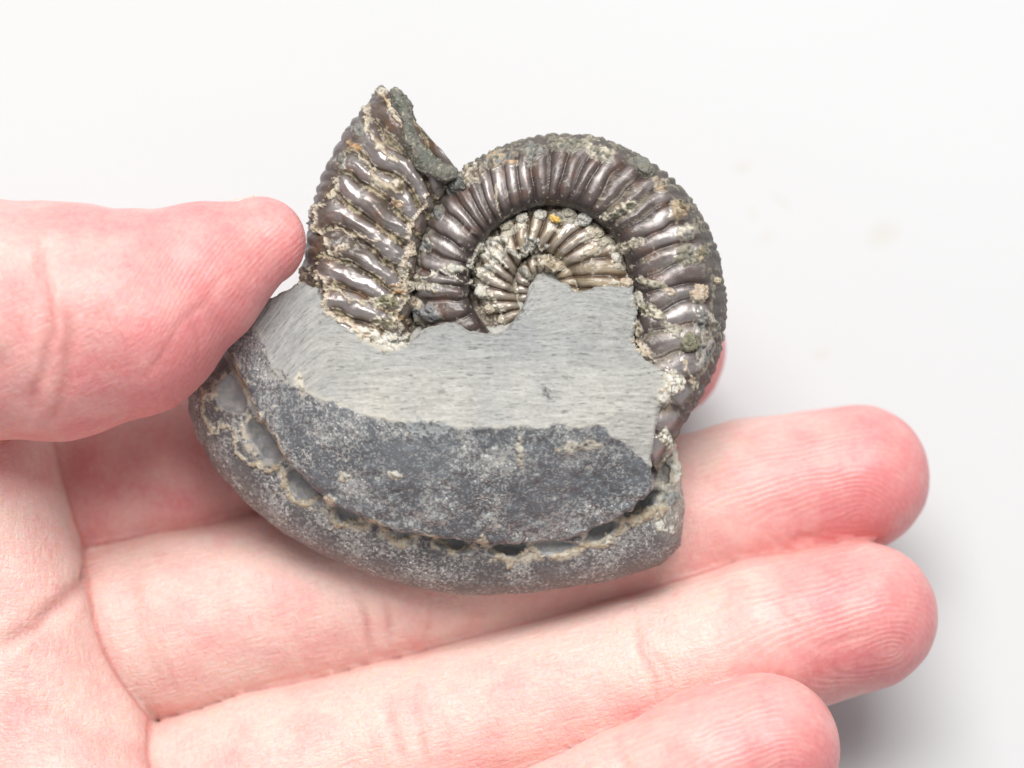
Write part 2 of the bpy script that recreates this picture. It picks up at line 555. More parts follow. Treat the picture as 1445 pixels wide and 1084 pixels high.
pink = np.full(len(V), 0.12); ridge = np.zeros(len(V)); rmask = np.zeros(len(V)); along = V * 1.0
CORE = {'index': (4, -2), 'middle': (8.5, -4.5), 'ring': (6.0, -3.8), 'little': (6.5, -3.0), 'thumb': (10, 3)}
for k, n in enumerate(FING + ['thumb']):
    m = own == k
    pts, r = CHP[n]
    a = pts[-2] - pts[-1]; a = a / np.linalg.norm(a)             # towards the base
    if n == 'thumb':
        a = pts[-3] - pts[-1]; a /= np.linalg.norm(a)
    wv = np.array([0, 0, 1.0]); wv = wv - a * (wv @ a); wv /= np.linalg.norm(wv)
    b = np.cross(wv, a)
    if b[1] < 0: b = -b
    q = V[m] - (pts[-1] - a * r[-1])
    s, t, hgt = q @ a, q @ b, q @ wv
    along[m] = np.stack([s, t, hgt], 1)
    cs, ct = CORE[n]
    x, y = s - cs, t - ct
    rr = np.sqrt(np.where(x > 0, (x * 0.30) ** 2, (x * 0.95) ** 2) + (y * 1.0 - 0.02 * np.clip(x, 0, 40) ** 1.5) ** 2)
    ridge[m] = rr / 0.56
    front = sstep(-6.0, 0.5, hgt)
    rmask[m] = (1 - sstep(20, 31, s)) * front
    if n == 'thumb':
        ridge[m] = (t + 0.25 * s + 0.012 * s * s) / 0.56
        rmask[m] = (1 - sstep(14, 27, s)) * 0.8
        pink[m] = 0.46 + 0.35 * (1 - sstep(4, 30, s)) + 0.38 * sstep(2, -10, t)
    else:  # index pinker overall: red shade and bounce under the thumb put in colour
        pink[m] = (0.62 if n == 'index' else 0.12) + 0.66 * (1 - sstep(6, 27, s)) + 0.25 * np.exp(-((t + 5) / 4.0) ** 2) * (1 - sstep(30, 60, s)) \
            - 0.15 * sstep(3, 8, t) * (1 - sstep(25, 40, s) * 0)
pal = own == 5
pink[pal] = 0.10 + 0.40 * sstep(720, 640, pxl[pal, 1])
pink += 0.10 * fbm(V * 0.09, 3, 3)

# flexion creases and skin folds: (digit, points, depth mm, width mm, redness)
CR = [(4, [(50, 335), (62, 400), (70, 450), (62, 520), (36, 590)], 0.38, 0.7, 0.7), (4, [(90, 425), (97, 490), (85, 560), (55, 612)], 0.30, 0.75, 0.7),
      (4, [(75, 400), (82, 440), (80, 500)], -0.35, 0.8, 0.0), (4, [(200, 535), (270, 440), (335, 375)], 0.14, 0.35, 0.35),
      (4, [(120, 460), (170, 400), (215, 365)], -0.2, 1.1, 0.0), (4, [(262, 430), (280, 480), (270, 530)], 0.12, 0.35, 0.4), (4, [(20, 480), (-20, 560)], 0.3, 1, 0.3),
      (5, [(148, 778), (118, 822), (70, 868), (-10, 920)], 0.75, 1.0, 0.7), (5, [(100, 840), (60, 900), (40, 940)], 0.25, 1.2, 0.3),
      (5, [(140, 790), (120, 880), (150, 960)], 0.2, 1.4, 0.15), (5, [(-10, 985), (60, 1000), (150, 1050), (230, 1075)], 0.15, 0.9, 0.2),
      (1, [(500, 835), (512, 875), (530, 930)], 0.35, 0.55, 0.7), (1, [(540, 838), (550, 880), (552, 925)], 0.25, 0.5, 0.55), (1, [(610, 850), (606, 880), (600, 912)], 0.10, 0.5, 0.5),
      (1, [(190, 800), (205, 900), (240, 985)], 0.22, 0.9, 0.35), (1, [(215, 860), (232, 930), (262, 1000)], 0.14, 0.6, 0.3),
      (2, [(545, 985), (556, 1035), (580, 1090)], 0.30, 0.6, 0.5), (2, [(590, 1005), (600, 1050), (612, 1090)], 0.22, 0.55, 0.5), (2, [(520, 1020), (540, 1090)], 0.12, 0.9, 0.3),
      (2, [(893, 865), (905, 915), (925, 965), (935, 1000)], 0.34, 0.6, 0.65), (2, [(915, 900), (935, 945), (950, 985)], 0.2, 0.5, 0.5),
      (2, [(1085, 838), (1105, 862), (1135, 905)], 0.14, 0.32, 0.6), (2, [(1150, 912), (1185, 905), (1230, 893)], 0.22, 0.45, 0.5), (2, [(1170, 925), (1178, 950), (1180, 985)], 0.15, 0.4, 0.3),
      (1, [(1075, 640), (1110, 665)], 0.1, 0.35, 0.4), (1, [(1105, 768), (1150, 758), (1180, 745)], 0.2, 0.5, 0.3),
      (3, [(870, 1040), (890, 1100), (910, 1150)], 0.25, 0.7, 0.4)]
dep = np.zeros(len(V)); red = np.zeros(len(V))
frontm = sstep(-0.1, 0.35, N[:, 2])
for who, pts, dp, wdt, rd in CR:
    m = (own == who) & (N[:, 2] > -0.2)
    q, _ = resample(np.array(pts, float), 24)
    pp = np.c_[pxl[m] + 6 * np.c_[fbm(V[m] * 0.35, 2, 8), fbm(V[m] * 0.35, 2, 9)], V[m, 2]]
    ld = line_d(pp, q) / 13.0
    e = np.minimum(np.linalg.norm(pp[:, :2] - q[0], axis=1), np.linalg.norm(pp[:, :2] - q[-1], axis=1)) / 13
    gss = np.exp(-(ld / wdt) ** 2) * (0.25 + 0.75 * sstep(0, 3.0, e))
    dep[m] += dp * gss * frontm[m]
    red[m] = np.maximum(red[m], rd * np.exp(-(ld / (wdt * 0.8)) ** 2) * (0.25 + 0.75 * sstep(0, 3.0, e)))
# shade in the clefts between neighbours, painted as a dark red line
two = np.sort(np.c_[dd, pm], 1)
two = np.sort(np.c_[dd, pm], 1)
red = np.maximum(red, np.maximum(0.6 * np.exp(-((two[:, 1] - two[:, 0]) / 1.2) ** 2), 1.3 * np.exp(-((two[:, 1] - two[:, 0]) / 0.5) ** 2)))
V = V - N * dep[:, None] + N * (0.22 * fbm(V * 0.16, 2, 11) + 0.035 * fbm(V * 0.9, 2, 12))[:, None]
hand = build('hand', V, Q, M_skin, None, world(P(-600, 1150, -14)),
             {'pink': np.clip(pink, 0, 1), 'crease': np.clip(red, 0, 1.4), 'ridge': ridge, 'ridgemask': np.clip(rmask, 0, 1), 'along': along})
hand['label'] = 'open left hand, palm up, holding the fossil between thumb and fingers'
hand['category'] = 'hand'
HV = V

# the edge of the thumb nail, on the far side of the tip
def nail():
    pts = [(300, 306), (330, 294), (358, 283)]
    a = np.array([P(x, y, 0) for x, y in pts])
    ns, nt_ = 22, 14
    V, Fq = [], []
    ax = P(368, 342, 3) - P(265, 400, 4.5); ax /= np.linalg.norm(ax)
    up = np.cross(np.array([0, 0, 1.0]), ax); up /= np.linalg.norm(up)
    c0 = P(290, 392, 3.0)
    for j in (0, 1):
        for i in range(ns):
            s = i / (ns - 1) * 9.0
            for k in range(nt_):
                an = math.radians(-4 - 88 * k / (nt_ - 1))
                r = 8.15 - 0.52 * s * 0.62 - j * 0.5
                V.append(c0 + ax * s + up * r * math.cos(an) + np.array([0, 0, 1]) * r * math.sin(an))
    V = np.array(V)
    def id(j, i, k): return j * ns * nt_ + i * nt_ + k
    for i in range(ns - 1):
        for k in range(nt_ - 1):
            Fq.append([id(0, i, k), id(0, i, k + 1), id(0, i + 1, k + 1), id(0, i + 1, k)])
            Fq.append([id(1, i, k), id(1, i + 1, k), id(1, i + 1, k + 1), id(1, i, k + 1)])
    for i in range(ns - 1):
        for k in (0, nt_ - 1): Fq.append([id(0, i, k), id(0, i + 1, k), id(1, i + 1, k), id(1, i, k)])
    for k in range(nt_ - 1):
        for i in (0, ns - 1): Fq.append([id(0, i, k), id(1, i, k), id(1, i, k + 1), id(0, i, k + 1)])
    return V, np.array(Fq)
bpy.context.view_layer.update()
nv, nf = nail()
build('nail', nv, nf, M_nail, hand)

# ------------------------------------------------------------------ the fossil
fossil = bpy.data.objects.new('ammonite_fossil', None)
col.objects.link(fossil)
fossil.empty_display_size = 0.01
fossil.location = Vector(world(P(650, 780, -10)))
fossil['label'] = 'ribbed brown ammonite half embedded in a grey ground stone nodule, held in the hand'
fossil['category'] = 'fossil'
bpy.context.view_layer.update()
ALLV = []     # front vertices of the pieces built so far, to seat small pieces on them

# --- mineral growths: patches and seams raised on the surfaces themselves
CREAM, TAN, OLIVE, GREY, PEACH, RUST, WHITE = (0.55, 0.50, 0.40), (0.38, 0.30, 0.20), (0.19, 0.18, 0.12), (0.20, 0.20, 0.185), (0.50, 0.38, 0.28), (0.40, 0.22, 0.10), (0.66, 0.64, 0.58)
SPOTS = [   # px, py, half sizes (px), height mm, colour, angle, second colour
    (806, 206, 40, 14, 0.4, (0.20, 0.19, 0.15), 0, (0.32, 0.29, 0.22)), (848, 216, 24, 14, 0.4, (0.26, 0.24, 0.19), -25, CREAM), (703, 226, 32, 14, 0.4, GREY, 18, TAN), (722, 230, 14, 7, 0.3, RUST, 15, PEACH),
    (752, 216, 20, 20, 0.35, GREY, 10, (0.28, 0.26, 0.22)), (668, 248, 20, 17, 0.4, (0.30, 0.23, 0.17), 20, CREAM), (645, 262, 18, 14, 0.5, (0.10, 0.10, 0.09), 15, GREY),
    (968, 362, 18, 19, 0.5, (0.34, 0.32, 0.25), 0, OLIVE), (988, 360, 13, 16, 0.4, OLIVE, 0, TAN), (930, 262, 14, 10, 0.35, (0.24, 0.17, 0.12), -40, TAN), (958, 298, 20, 15, 0.4, (0.27, 0.19, 0.11), -40, TAN),
    (965, 330, 12, 18, 0.3, (0.40, 0.37, 0.32), -60, CREAM), (990, 450, 10, 26, 0.3, GREY, 0, (0.28, 0.26, 0.24)), (995, 500, 10, 30, 0.25, GREY, -20, (0.30, 0.27, 0.25)),
    (874, 297, 34, 11, 0.4, (0.30, 0.28, 0.20), 22, CREAM), (884, 348, 28, 11, 0.4, (0.38, 0.34, 0.25), 20, CREAM), (915, 398, 34, 8, 0.4, CREAM, -14, (0.30, 0.26, 0.17)), (945, 412, 18, 5, 0.3, PEACH, -25, CREAM),
    (922, 440, 36, 11, 0.45, (0.32, 0.29, 0.19), -33, CREAM), (950, 466, 22, 9, 0.4, CREAM, -42, OLIVE), (950, 540, 18, 18, 0.6, CREAM, 0, WHITE), (938, 558, 10, 13, 0.5, WHITE, 0, TAN),
    (900, 462, 8, 16, 0.3, TAN, 0, CREAM), (898, 420, 8, 14, 0.3, (0.4, 0.38, 0.34), 0, CREAM), (908, 492, 26, 6, 0.3, PEACH, -38, CREAM),
    (690, 348, 14, 10, 0.4, CREAM, 40, WHITE), (704, 336, 10, 8, 0.4, WHITE, 40, GREY), (682, 384, 16, 9, 0.4, WHITE, 10, CREAM), (700, 366, 14, 8, 0.35, WHITE, 40, GREY), (800, 308, 22, 10, 0.4, CREAM, 0, GREY), (824, 312, 12, 10, 0.4, WHITE, 0, GREY),
    (856, 342, 16, 11, 0.4, CREAM, -30, OLIVE), (838, 356, 22, 8, 0.3, CREAM, 30, TAN), (690, 438, 12, 10, 0.3, CREAM, 0, TAN), (742, 350, 14, 10, 0.3, GREY, 0, CREAM), (780, 372, 26, 12, 0.25, (0.46, 0.36, 0.25), 0, CREAM), (744, 384, 10, 14, 0.25, CREAM, 0, GREY),
    (548, 426, 26, 11, 0.4, (0.27, 0.25, 0.12), 10, CREAM), (520, 474, 26, 10, 0.4, CREAM, -20, WHITE), (552, 482, 28, 11, 0.5, WHITE, 10, CREAM), (545, 456, 24, 13, 0.4, (0.22, 0.19, 0.11), 0, CREAM),
    (568, 380, 12, 13, 0.5, WHITE, 20, GREY), (590, 398, 22, 14, 0.45, (0.40, 0.36, 0.28), 0, CREAM), (612, 406, 17, 11, 0.4, WHITE, 0, TAN), (566, 408, 14, 10, 0.4, CREAM, 0, RUST), (590, 428, 16, 11, 0.4, PEACH, 0, CREAM),
    (606, 442, 24, 15, 0.5, (0.25, 0.255, 0.26), -10, (0.16, 0.16, 0.16)), (560, 288, 9, 13, 0.3, RUST, 30, PEACH), (503, 206, 15, 8, 0.3, (0.50, 0.28, 0.12), -35, TAN), (478, 355, 18, 5, 0.25, PEACH, 10, CREAM),
    (618, 300, 11, 13, 0.5, (0.15, 0.15, 0.145), 0, GREY), (604, 345, 10, 12, 0.4, (0.16, 0.165, 0.165), 0, GREY), (508, 184, 12, 11, 0.3, (0.30, 0.30, 0.27), 0, GREY), (534, 258, 22, 9, 0.3, (0.34, 0.30, 0.22), -40, CREAM),
    (560, 262, 16, 14, 0.3, (0.30, 0.22, 0.14), -30, CREAM), (640, 380, 24, 6, 0.3, WHITE, -8, CREAM), (538, 128, 12, 12, 0.4, (0.25, 0.24, 0.21), 0, CREAM), (480, 230, 8, 14, 0.25, (0.2, 0.19, 0.16), 0, GREY),
    (296, 560, 14, 10, 0.3, CREAM, 0, TAN), (308, 606, 18, 6, 0.3, CREAM, 0, WHITE), (372, 586, 7, 9, 0.4, CREAM, 0, WHITE), (566, 766, 14, 9, 0.4, WHITE, 0, CREAM), (860, 764, 7, 9, 0.3, WHITE, 0, CREAM),
    (912, 728, 30, 11, 0.45, CREAM, 15, TAN), (936, 742, 16, 6, 0.3, WHITE, -25, CREAM), (946, 702, 15, 15, 0.4, (0.28, 0.29, 0.27), 0, GREY), (950, 652, 8, 20, 0.4, WHITE, 18, CREAM), (940, 620, 8, 16, 0.35, (0.3, 0.26, 0.2), 20, CREAM),
    (734, 632, 5, 30, 0.2, CREAM, 2, (0.42, 0.40, 0.35)), (424, 540, 6, 18, 0.25, CREAM, 8, (0.5, 0.48, 0.42)), (555, 672, 9, 8, 0.12, CREAM, 0, WHITE), (486, 672, 6, 6, 0.12, CREAM, 0, WHITE), (820, 630, 30, 8, 0.1, (0.42, 0.4, 0.35), 5, CREAM),
    (395, 532, 24, 10, -0.15, (0.32, 0.315, 0.29), -28, (0.30, 0.30, 0.28)), (604, 602, 32, 9, -0.12, (0.27, 0.28, 0.285), -4, (0.30, 0.31, 0.31)), (772, 556, 6, 14, -0.2, (0.26, 0.26, 0.25), 25, (0.33, 0.33, 0.31)), (745, 440, 20, 6, -0.1, (0.3, 0.31, 0.31), 40, (0.36, 0.36, 0.35)),
    (465, 705, 9, 8, 0.25, PEACH, 0, CREAM), (490, 738, 28, 5, 0.25, CREAM, 15, TAN), (680, 764, 8, 7, 0.3, CREAM, 0, TAN)]
SEAMS = [   # points, half width (px), height mm, colours
    ([(604, 276), (594, 296), (580, 312), (574, 328), (580, 345), (576, 358), (566, 368), (564, 380)], 4.5, 0.45, PEACH, CREAM), ([(566, 376), (572, 384), (566, 400), (574, 412), (570, 430), (560, 446), (566, 468)], 4.5, 0.4, CREAM, TAN),
    ([(472, 252), (474, 276), (456, 290), (445, 300), (444, 318), (460, 334), (465, 350), (452, 366), (436, 380), (426, 398)], 5, 0.45, TAN, CREAM), ([(441, 384), (452, 394), (460, 400), (464, 416), (463, 432), (472, 446), (496, 456), (508, 470), (522, 482)], 4.5, 0.45, PEACH, CREAM),
    ([(460, 406), (480, 412), (496, 424), (512, 430), (530, 424)], 3, 0.3, CREAM, TAN), ([(466, 322), (490, 328), (512, 336), (534, 340)], 3, 0.25, CREAM, TAN), ([(500, 212), (520, 236), (540, 256), (556, 270)], 4, 0.3, CREAM, TAN),
    ([(518, 150), (520, 176), (526, 196), (540, 214), (556, 228)], 4, 0.35, TAN, CREAM), ([(542, 138), (556, 156), (566, 180), (574, 206), (584, 224), (600, 240)], 4, 0.35, CREAM, (0.42, 0.30, 0.18)),
    ([(664, 372), (672, 358), (684, 346), (700, 336), (712, 340)], 4, 0.45, WHITE, CREAM), ([(684, 362), (698, 356), (706, 368), (716, 380)], 4, 0.45, WHITE, CREAM), ([(664, 376), (676, 386), (690, 380), (696, 372)], 4, 0.4, WHITE, CREAM),
    ([(712, 352), (722, 362), (732, 366), (742, 356), (750, 352)], 3.5, 0.45, WHITE, CREAM), ([(748, 350), (750, 338), (756, 338), (758, 350), (770, 348)], 3, 0.45, WHITE, GREY), ([(600, 392), (620, 384), (640, 388), (654, 396), (676, 406)], 3, 0.4, WHITE, CREAM),
    ([(700, 262), (704, 290), (712, 308)], 2, 0.12, CREAM, TAN), ([(978, 440), (984, 470), (996, 490)], 3, 0.2, CREAM, GREY), ([(966, 510), (974, 530), (984, 552)], 3, 0.2, CREAM, TAN), ([(1000, 440), (1012, 462), (1018, 480)], 2.5, 0.2, CREAM, GREY),
    ([(286, 552), (292, 590), (300, 606), (330, 606), (334, 630), (350, 656), (378, 662), (398, 652), (402, 676), (406, 698)], 4, 0.25, CREAM, TAN), ([(404, 700), (430, 712), (458, 706), (468, 722), (478, 738), (506, 742), (530, 734)], 4.5, 0.25, CREAM, TAN),
    ([(530, 736), (548, 752), (566, 766), (592, 756), (610, 752), (624, 768), (640, 780)], 4.5, 0.2, CREAM, TAN), ([(640, 780), (660, 774), (676, 762), (692, 776), (714, 792), (738, 786), (748, 772)], 4.5, 0.25, CREAM, TAN),
    ([(748, 774), (766, 786), (790, 784), (810, 776), (824, 766)], 4.5, 0.2, CREAM, TAN), ([(826, 766), (850, 768), (868, 758), (884, 734)], 4, 0.25, CREAM, TAN), ([(886, 736), (904, 730), (930, 726)], 4, 0.2, CREAM, TAN), ([(936, 606), (946, 634), (954, 662), (956, 682)], 4, 0.25, CREAM, WHITE),
    ([(330, 500), (345, 540), (368, 585), (392, 622), (404, 645)], 2.5, 0.15, CREAM, TAN)]

def decorate(V, C, G, mask):
    q = np.stack([722.5 + V[:, 0] * F / (D - V[:, 2]), 542 - V[:, 1] * F / (D - V[:, 2])], 1)
    disp = np.zeros(len(V)); cov = np.zeros(len(V))
    C = C.copy(); G = G.copy()
    n1 = fbm(V * 1.0, 3, 401, 0.6); n2 = fbm(V * 2.8, 3, 402, 0.6); n3 = fbm(V * 0.5, 2, 403)
    qw = q + 7 * np.c_[fbm(V * 0.8, 2, 404), fbm(V * 0.8, 2, 405)] + 4 * np.c_[n2, fbm(V * 2.6, 2, 406)]
    for i, (x, y, rx, ry, h, c, an, c2) in enumerate(SPOTS):
        if y < 470: rx, ry, c = rx * 0.80, ry * 0.80, tuple(0.75 * k for k in c)
        R = max(rx, ry) * 1.6
        ids = np.nonzero(mask & (np.abs(q[:, 0] - x) < R) & (np.abs(q[:, 1] - y) < R))[0]
        if not len(ids): continue
        a = math.radians(an); d = qw[ids] - (x, y)
        lx = (d[:, 0] * math.cos(a) - d[:, 1] * math.sin(a)) / rx; ly = (d[:, 0] * math.sin(a) + d[:, 1] * math.cos(a)) / ry
        f = 1 - np.hypot(lx, ly) + 0.45 * n1[ids] + 0.25 * n2[ids]
        m = sstep(0.0, 0.28, f); ln = np.exp(-((f - 0.05) / 0.10) ** 2) * (0.35 + 0.4 * (i % 2)) * (h > 0)
        disp[ids] = (np.maximum if h > 0 else np.minimum)(disp[ids], h * m * (0.55 + 0.35 * np.clip(f, 0, 1) + 0.55 * n2[ids]))
        cc = np.array(c)[None] * (1 + 0.5 * n2[ids, None]); cc = cc + (np.array(c2)[None] - cc) * sstep(-0.05, 0.35, n2[ids] + 0.4 * n1[ids])[:, None]
        cc = cc * (1 - 0.6 * sstep(-0.15, -0.40, n2[ids]))[:, None]
        C[ids] += (cc - C[ids]) * (0.95 * m)[:, None]
        C[ids] += (np.array([0.55, 0.50, 0.40]) - C[ids]) * (ln * 0.7)[:, None]
        G[ids] += (0.60 + 0.2 * n2[ids] - G[ids]) * m
        cov[ids] = np.maximum(cov[ids], m)
    for i, (pts, wdt, h, c, c2) in enumerate(SEAMS):
        p, _ = resample(np.array(pts, float), 30)
        b0, b1 = p.min(0) - 16, p.max(0) + 16
        ids = np.nonzero(mask & (q > b0).all(1) & (q < b1).all(1))[0]
        if not len(ids): continue
        d = line_d(qw[ids], p)
        ww = wdt * (1 + 0.8 * n1[ids]) * sstep(-0.75, -0.2, n3[ids] + 0.5 * n1[ids])
        m = sstep(1.0, 0.45, d / (ww + 0.3))
        disp[ids] += h * m * (0.6 + 0.7 * n2[ids]) * (1 - 0.6 * cov[ids])
        cc = np.array(c)[None] + (np.array(c2) - np.array(c))[None] * sstep(-0.25, 0.25, n2[ids])[:, None]
        cc = cc * (1 - 0.5 * sstep(-0.2, -0.45, n2[ids]))[:, None]
        C[ids] += (cc - C[ids]) * (0.92 * m)[:, None]
        G[ids] += (0.55 - G[ids]) * m
        cov[ids] = np.maximum(cov[ids], m)
    return disp, C, G, cov

# --- the stone: an upper block with a ground face over a rounded lower rim, a seam of open pockets between
BLOCK = PA([(425, 397), (450, 408), (462, 440), (480, 458), (518, 482), (548, 493), (575, 488), (600, 464), (640, 455), (662, 468), (700, 472),
            (714, 466), (735, 442), (744, 415), (752, 398), (772, 391), (800, 402), (812, 414), (850, 404), (893, 404), (900, 440), (893, 486),
            (912, 508), (940, 520), (948, 550), (930, 575), (925, 600), (918, 655), (924, 690), (880, 728), (800, 764), (730, 769), (650, 764), (560, 750),
            (470, 714), (405, 650), (362, 577), (330, 517), (312, 487), (330, 452), (380, 420)], 3)
RIM = PA([(425, 400), (330, 455), (300, 500), (262, 545), (261, 580), (275, 622), (303, 668), (346, 714), (400, 758), (460, 790), (525, 816), (600, 837), (660, 845),
          (750, 841), (870, 822), (936, 801), (964, 772), (971, 715), (962, 655), (945, 612), (930, 582), (935, 555), (960, 500), (900, 440), (850, 380), (700, 380), (560, 420)], -5)
EDGE = PA([(318, 440), (352, 462), (370, 486), (380, 517), (402, 541), (440, 559), (530, 589), (620, 602), (740, 603), (845, 601), (882, 627), (922, 662)], 6)
GROUND = np.vstack([EDGE, PA([(1100, 660), (1100, 200), (300, 200)], 6)])
h1 = rbf([(640, 600, 8.0), (500, 580, 6.6), (380, 520, 3.6), (345, 455, 1.2), (430, 405, 2.0), (540, 480, 4.4), (640, 470, 5.0), (740, 470, 4.8),
          (772, 395, 3.6), (880, 410, 3.0), (890, 480, 3.4), (930, 560, 4.2), (845, 600, 7.0), (915, 650, 4.2), (640, 540, 6.8), (800, 520, 6.0)])
POCK = [(322, 553, 34, 23, 1.1, 60), (374, 626, 36, 22, 1.6, 52), (432, 688, 36, 19, 1.5, 35), (492, 727, 28, 11, 1.1, 20), (562, 756, 18, 7, 0.8, 12),
        (642, 765, 28, 12, 1.9, 14), (716, 776, 32, 13, 2.2, 4), (788, 774, 28, 8, 1.3, -6), (846, 752, 30, 9, 1.5, -22), (908, 707, 32, 15, 2.6, -32), (942, 640, 12, 40, 1.2, 8)]
PK = []
for x, y, rx, ry, dz, an in POCK:
    c = math.cos(math.radians(-an)); s_ = math.sin(math.radians(-an))
    PK.append((x, y, np.array([[c, -s_, 0], [s_, c, 0], [0, 0, 1]]), (rx / 13, ry / 13, dz)))

def rim_front(p):
    d = -poly_sd(p, RIM)
    q = np.clip(d / 9.5, 0, 1)
    return d, np.sqrt(np.clip(1 - (1 - q) ** 2, 0, 1))

def upper(p):
    e = poly_sd(p, GROUND)                        # > 0 below the ground face's edge
    e = e + 0.28 * vnoise(np.c_[p[:, :2] * 1.1, np.zeros(len(p))], 21)
    dr = np.clip(e, 0, 30)
    return h1(p) - (0.50 * dr + 0.010 * dr ** 2), e

COIL = PA([(450, 470), (452, 330), (480, 230), (530, 160), (560, 180), (600, 270), (660, 262), (740, 225), (800, 220), (880, 240), (950, 300), (990, 400), (980, 500), (950, 560), (930, 600), (700, 560)], -3)
def fl_noise(p): return vnoise(p * 0.7, 24)
PKW = []
def stone_sdf(p):
    d, q = rim_front(p)
    rim = np.maximum(np.maximum(p[:, 2] - (-6.2 + 6.0 * q), (-7.5 - 6.5 * q) - p[:, 2]) * 0.75, -d)
    top, e = upper(p)
    out = poly_sd(p, BLOCK) + 0.18 * vnoise(p * 1.3, 22)
    blk = smax(np.maximum((p[:, 2] - top) * 0.8, -6 - p[:, 2]), out, 0.5)
    f = smax(rim, -d * 0.6 - 0.0, 1.0)
    wv = 0.55 * vnoise(p * 0.55, 25); pw = p + np.c_[wv, 0.45 * vnoise(p * 0.6, 26), 0 * wv]
    for c, R, r in PKW:
        f = smax(f, -ellip(pw, c, r, R), 0.25)
    f = np.minimum(f, blk)
    f = np.minimum(f, smax(np.maximum(p[:, 2] + 2.3 + 0.9 * fl_noise(p), -9 - p[:, 2]), poly_sd(p, COIL), 0.5))
    return f
for x, y, R, r in PK:
    c = P(x, y, 0); d, q = rim_front(c[None]); c = P(x, y, -6.2 + 6.0 * q[0] + 0.35)
    PKW.append((c, R, r))

lo, hi = np.array([-38., -25., -16.]), np.array([23., 32., 11.])
g = grid_eval(stone_sdf, lo, hi, 0.45)
V, Q = nets(g, lo, 0.45)
V = project(stone_sdf, V, 2, 0.25)
V, Q = subdivide(V, Q)
V = project(stone_sdf, V, 2, 0.15)
V, Q = subdivide(V, Q)
N = vnormals(V, Q)
top, e = upper(V)
inblk = poly_sd(V, BLOCK)
onface = (np.abs(V[:, 2] - top) < 0.5) & (inblk < 0.4)
ground = onface * sstep(0.18, -0.10, e + 0.25 * fbm(V * 2.2, 3, 31))
# ground face: fine combed striations running across, bending up at the left and round the coil
ang = 0.10 * np.sin(V[:, 0] * 0.16) + 0.9 * sstep(-20, -29, V[:, 0]) + 0.35 * sstep(4, 9, V[:, 1]) - 0.25 * sstep(8, 15, V[:, 0])
bend = V[:, 1] + 0.6 * fbm(np.c_[V[:, 0] * 0.13, V[:, 1] * 0.25, V[:, 2] * 0], 2, 33) + 0.022 * (V[:, 0] + 8) ** 2 * sstep(-18, -30, V[:, 0]) \
    + 0.5 * np.sin(V[:, 0] * 0.45 + 1.0) * sstep(4, 9, V[:, 1])
st = fbm(np.c_[V[:, 0] * 0.34, bend * 3.6, V[:, 2] * 0.3], 3, 35, 0.65)
st2 = fbm(np.c_[V[:, 0] * 1.8, bend * 6.0, V[:, 2] * 0.3], 2, 37, 0.6)
wgt = ground
grain = fbm(V * 3.2, 3, 41, 0.6)
V = V + N * (wgt * (0.08 * st + 0.05 * st2 + 0.03 * grain + 0.10 * fbm(V * 0.35, 2, 54)) + (1 - wgt) * (0.045 * grain + 0.10 * fbm(V * 0.7, 3, 43)))[:, None]
# colours: pale ground stone, darker weathered skin peppered with pale shell flecks, cream calcite along the seam
cg = np.array([0.40, 0.39, 0.362])[None] * (1 + 0.26 * st[:, None] + 0.18 * st2[:, None] + 0.12 * grain[:, None]) + np.array([0.09, 0.08, 0.05]) * fbm(V * 0.16, 3, 44)[:, None]
scr = sstep(0.26, 0.50, fbm(np.c_[V[:, 0] * 1.0, bend * 6.2, V[:, 2] * 0], 3, 45))
cg = cg * (1 - 0.40 * scr[:, None])
cool = sstep(-6, 4, V[:, 1])[:, None]
cg = cg * (1 - cool * (1 - np.array([0.80, 0.82, 0.84])))
tone = fbm(V * 0.22, 3, 46)[:, None]
cw = np.array([0.118, 0.127, 0.138])[None] * (1 + 0.35 * tone)
below = sstep(0.3, 1.2, -(V[:, 2] - top)) * sstep(-0.3, 0.6, inblk + 0.2)
rimz = (inblk > 0.15)[:, None] * 1.0
cw = cw * (1 - rimz) + rimz * np.array([0.098, 0.092, 0.095])[None] * (1 + 0.3 * tone)
fl = fbm(V * 3.0, 3, 47, 0.65); fl2 = fbm(V * np.array([4.6, 6.0, 5.2]), 2, 48); clus = fbm(V * 0.33, 2, 49)
fleck = np.maximum(sstep(0.14, 0.34, fl + 0.28 * clus), 0.9 * sstep(0.16, 0.38, fl2 + 0.28 * clus))
big = sstep(0.50, 0.68, fbm(V * 0.9, 4, 50) + 0.10 * clus)
fcol = np.array([0.54, 0.53, 0.50])[None]
cw = cw + (fcol - cw) * (0.42 * fleck + 0.08 * sstep(-0.2, 0.5, clus))[:, None]
cw = cw + (np.array([0.55, 0.52, 0.44]) - cw) * (0.55 * big)[:, None]
low = sstep(3.2, 0.4, -poly_sd(V, RIM) + 0.8 * clus)[:, None] * rimz
cw = cw + (np.array([0.215, 0.185, 0.17]) - cw) * 0.6 * low  # lower rim paler and warmer: bounced light put into the colour
C = cg * ground[:, None] + cw * (1 - ground[:, None])
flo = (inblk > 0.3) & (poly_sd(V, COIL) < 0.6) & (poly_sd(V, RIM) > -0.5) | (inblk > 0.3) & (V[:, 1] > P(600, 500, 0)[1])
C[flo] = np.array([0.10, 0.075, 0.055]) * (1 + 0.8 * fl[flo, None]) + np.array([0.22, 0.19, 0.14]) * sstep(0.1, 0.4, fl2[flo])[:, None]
side = (onface == 0) & (inblk < 0.8) & (V[:, 1] > P(600, 640, 0)[1])           # broken side walls of the block
C[side] = np.array([0.34, 0.335, 0.31]) * (1 + 0.4 * grain[side, None])
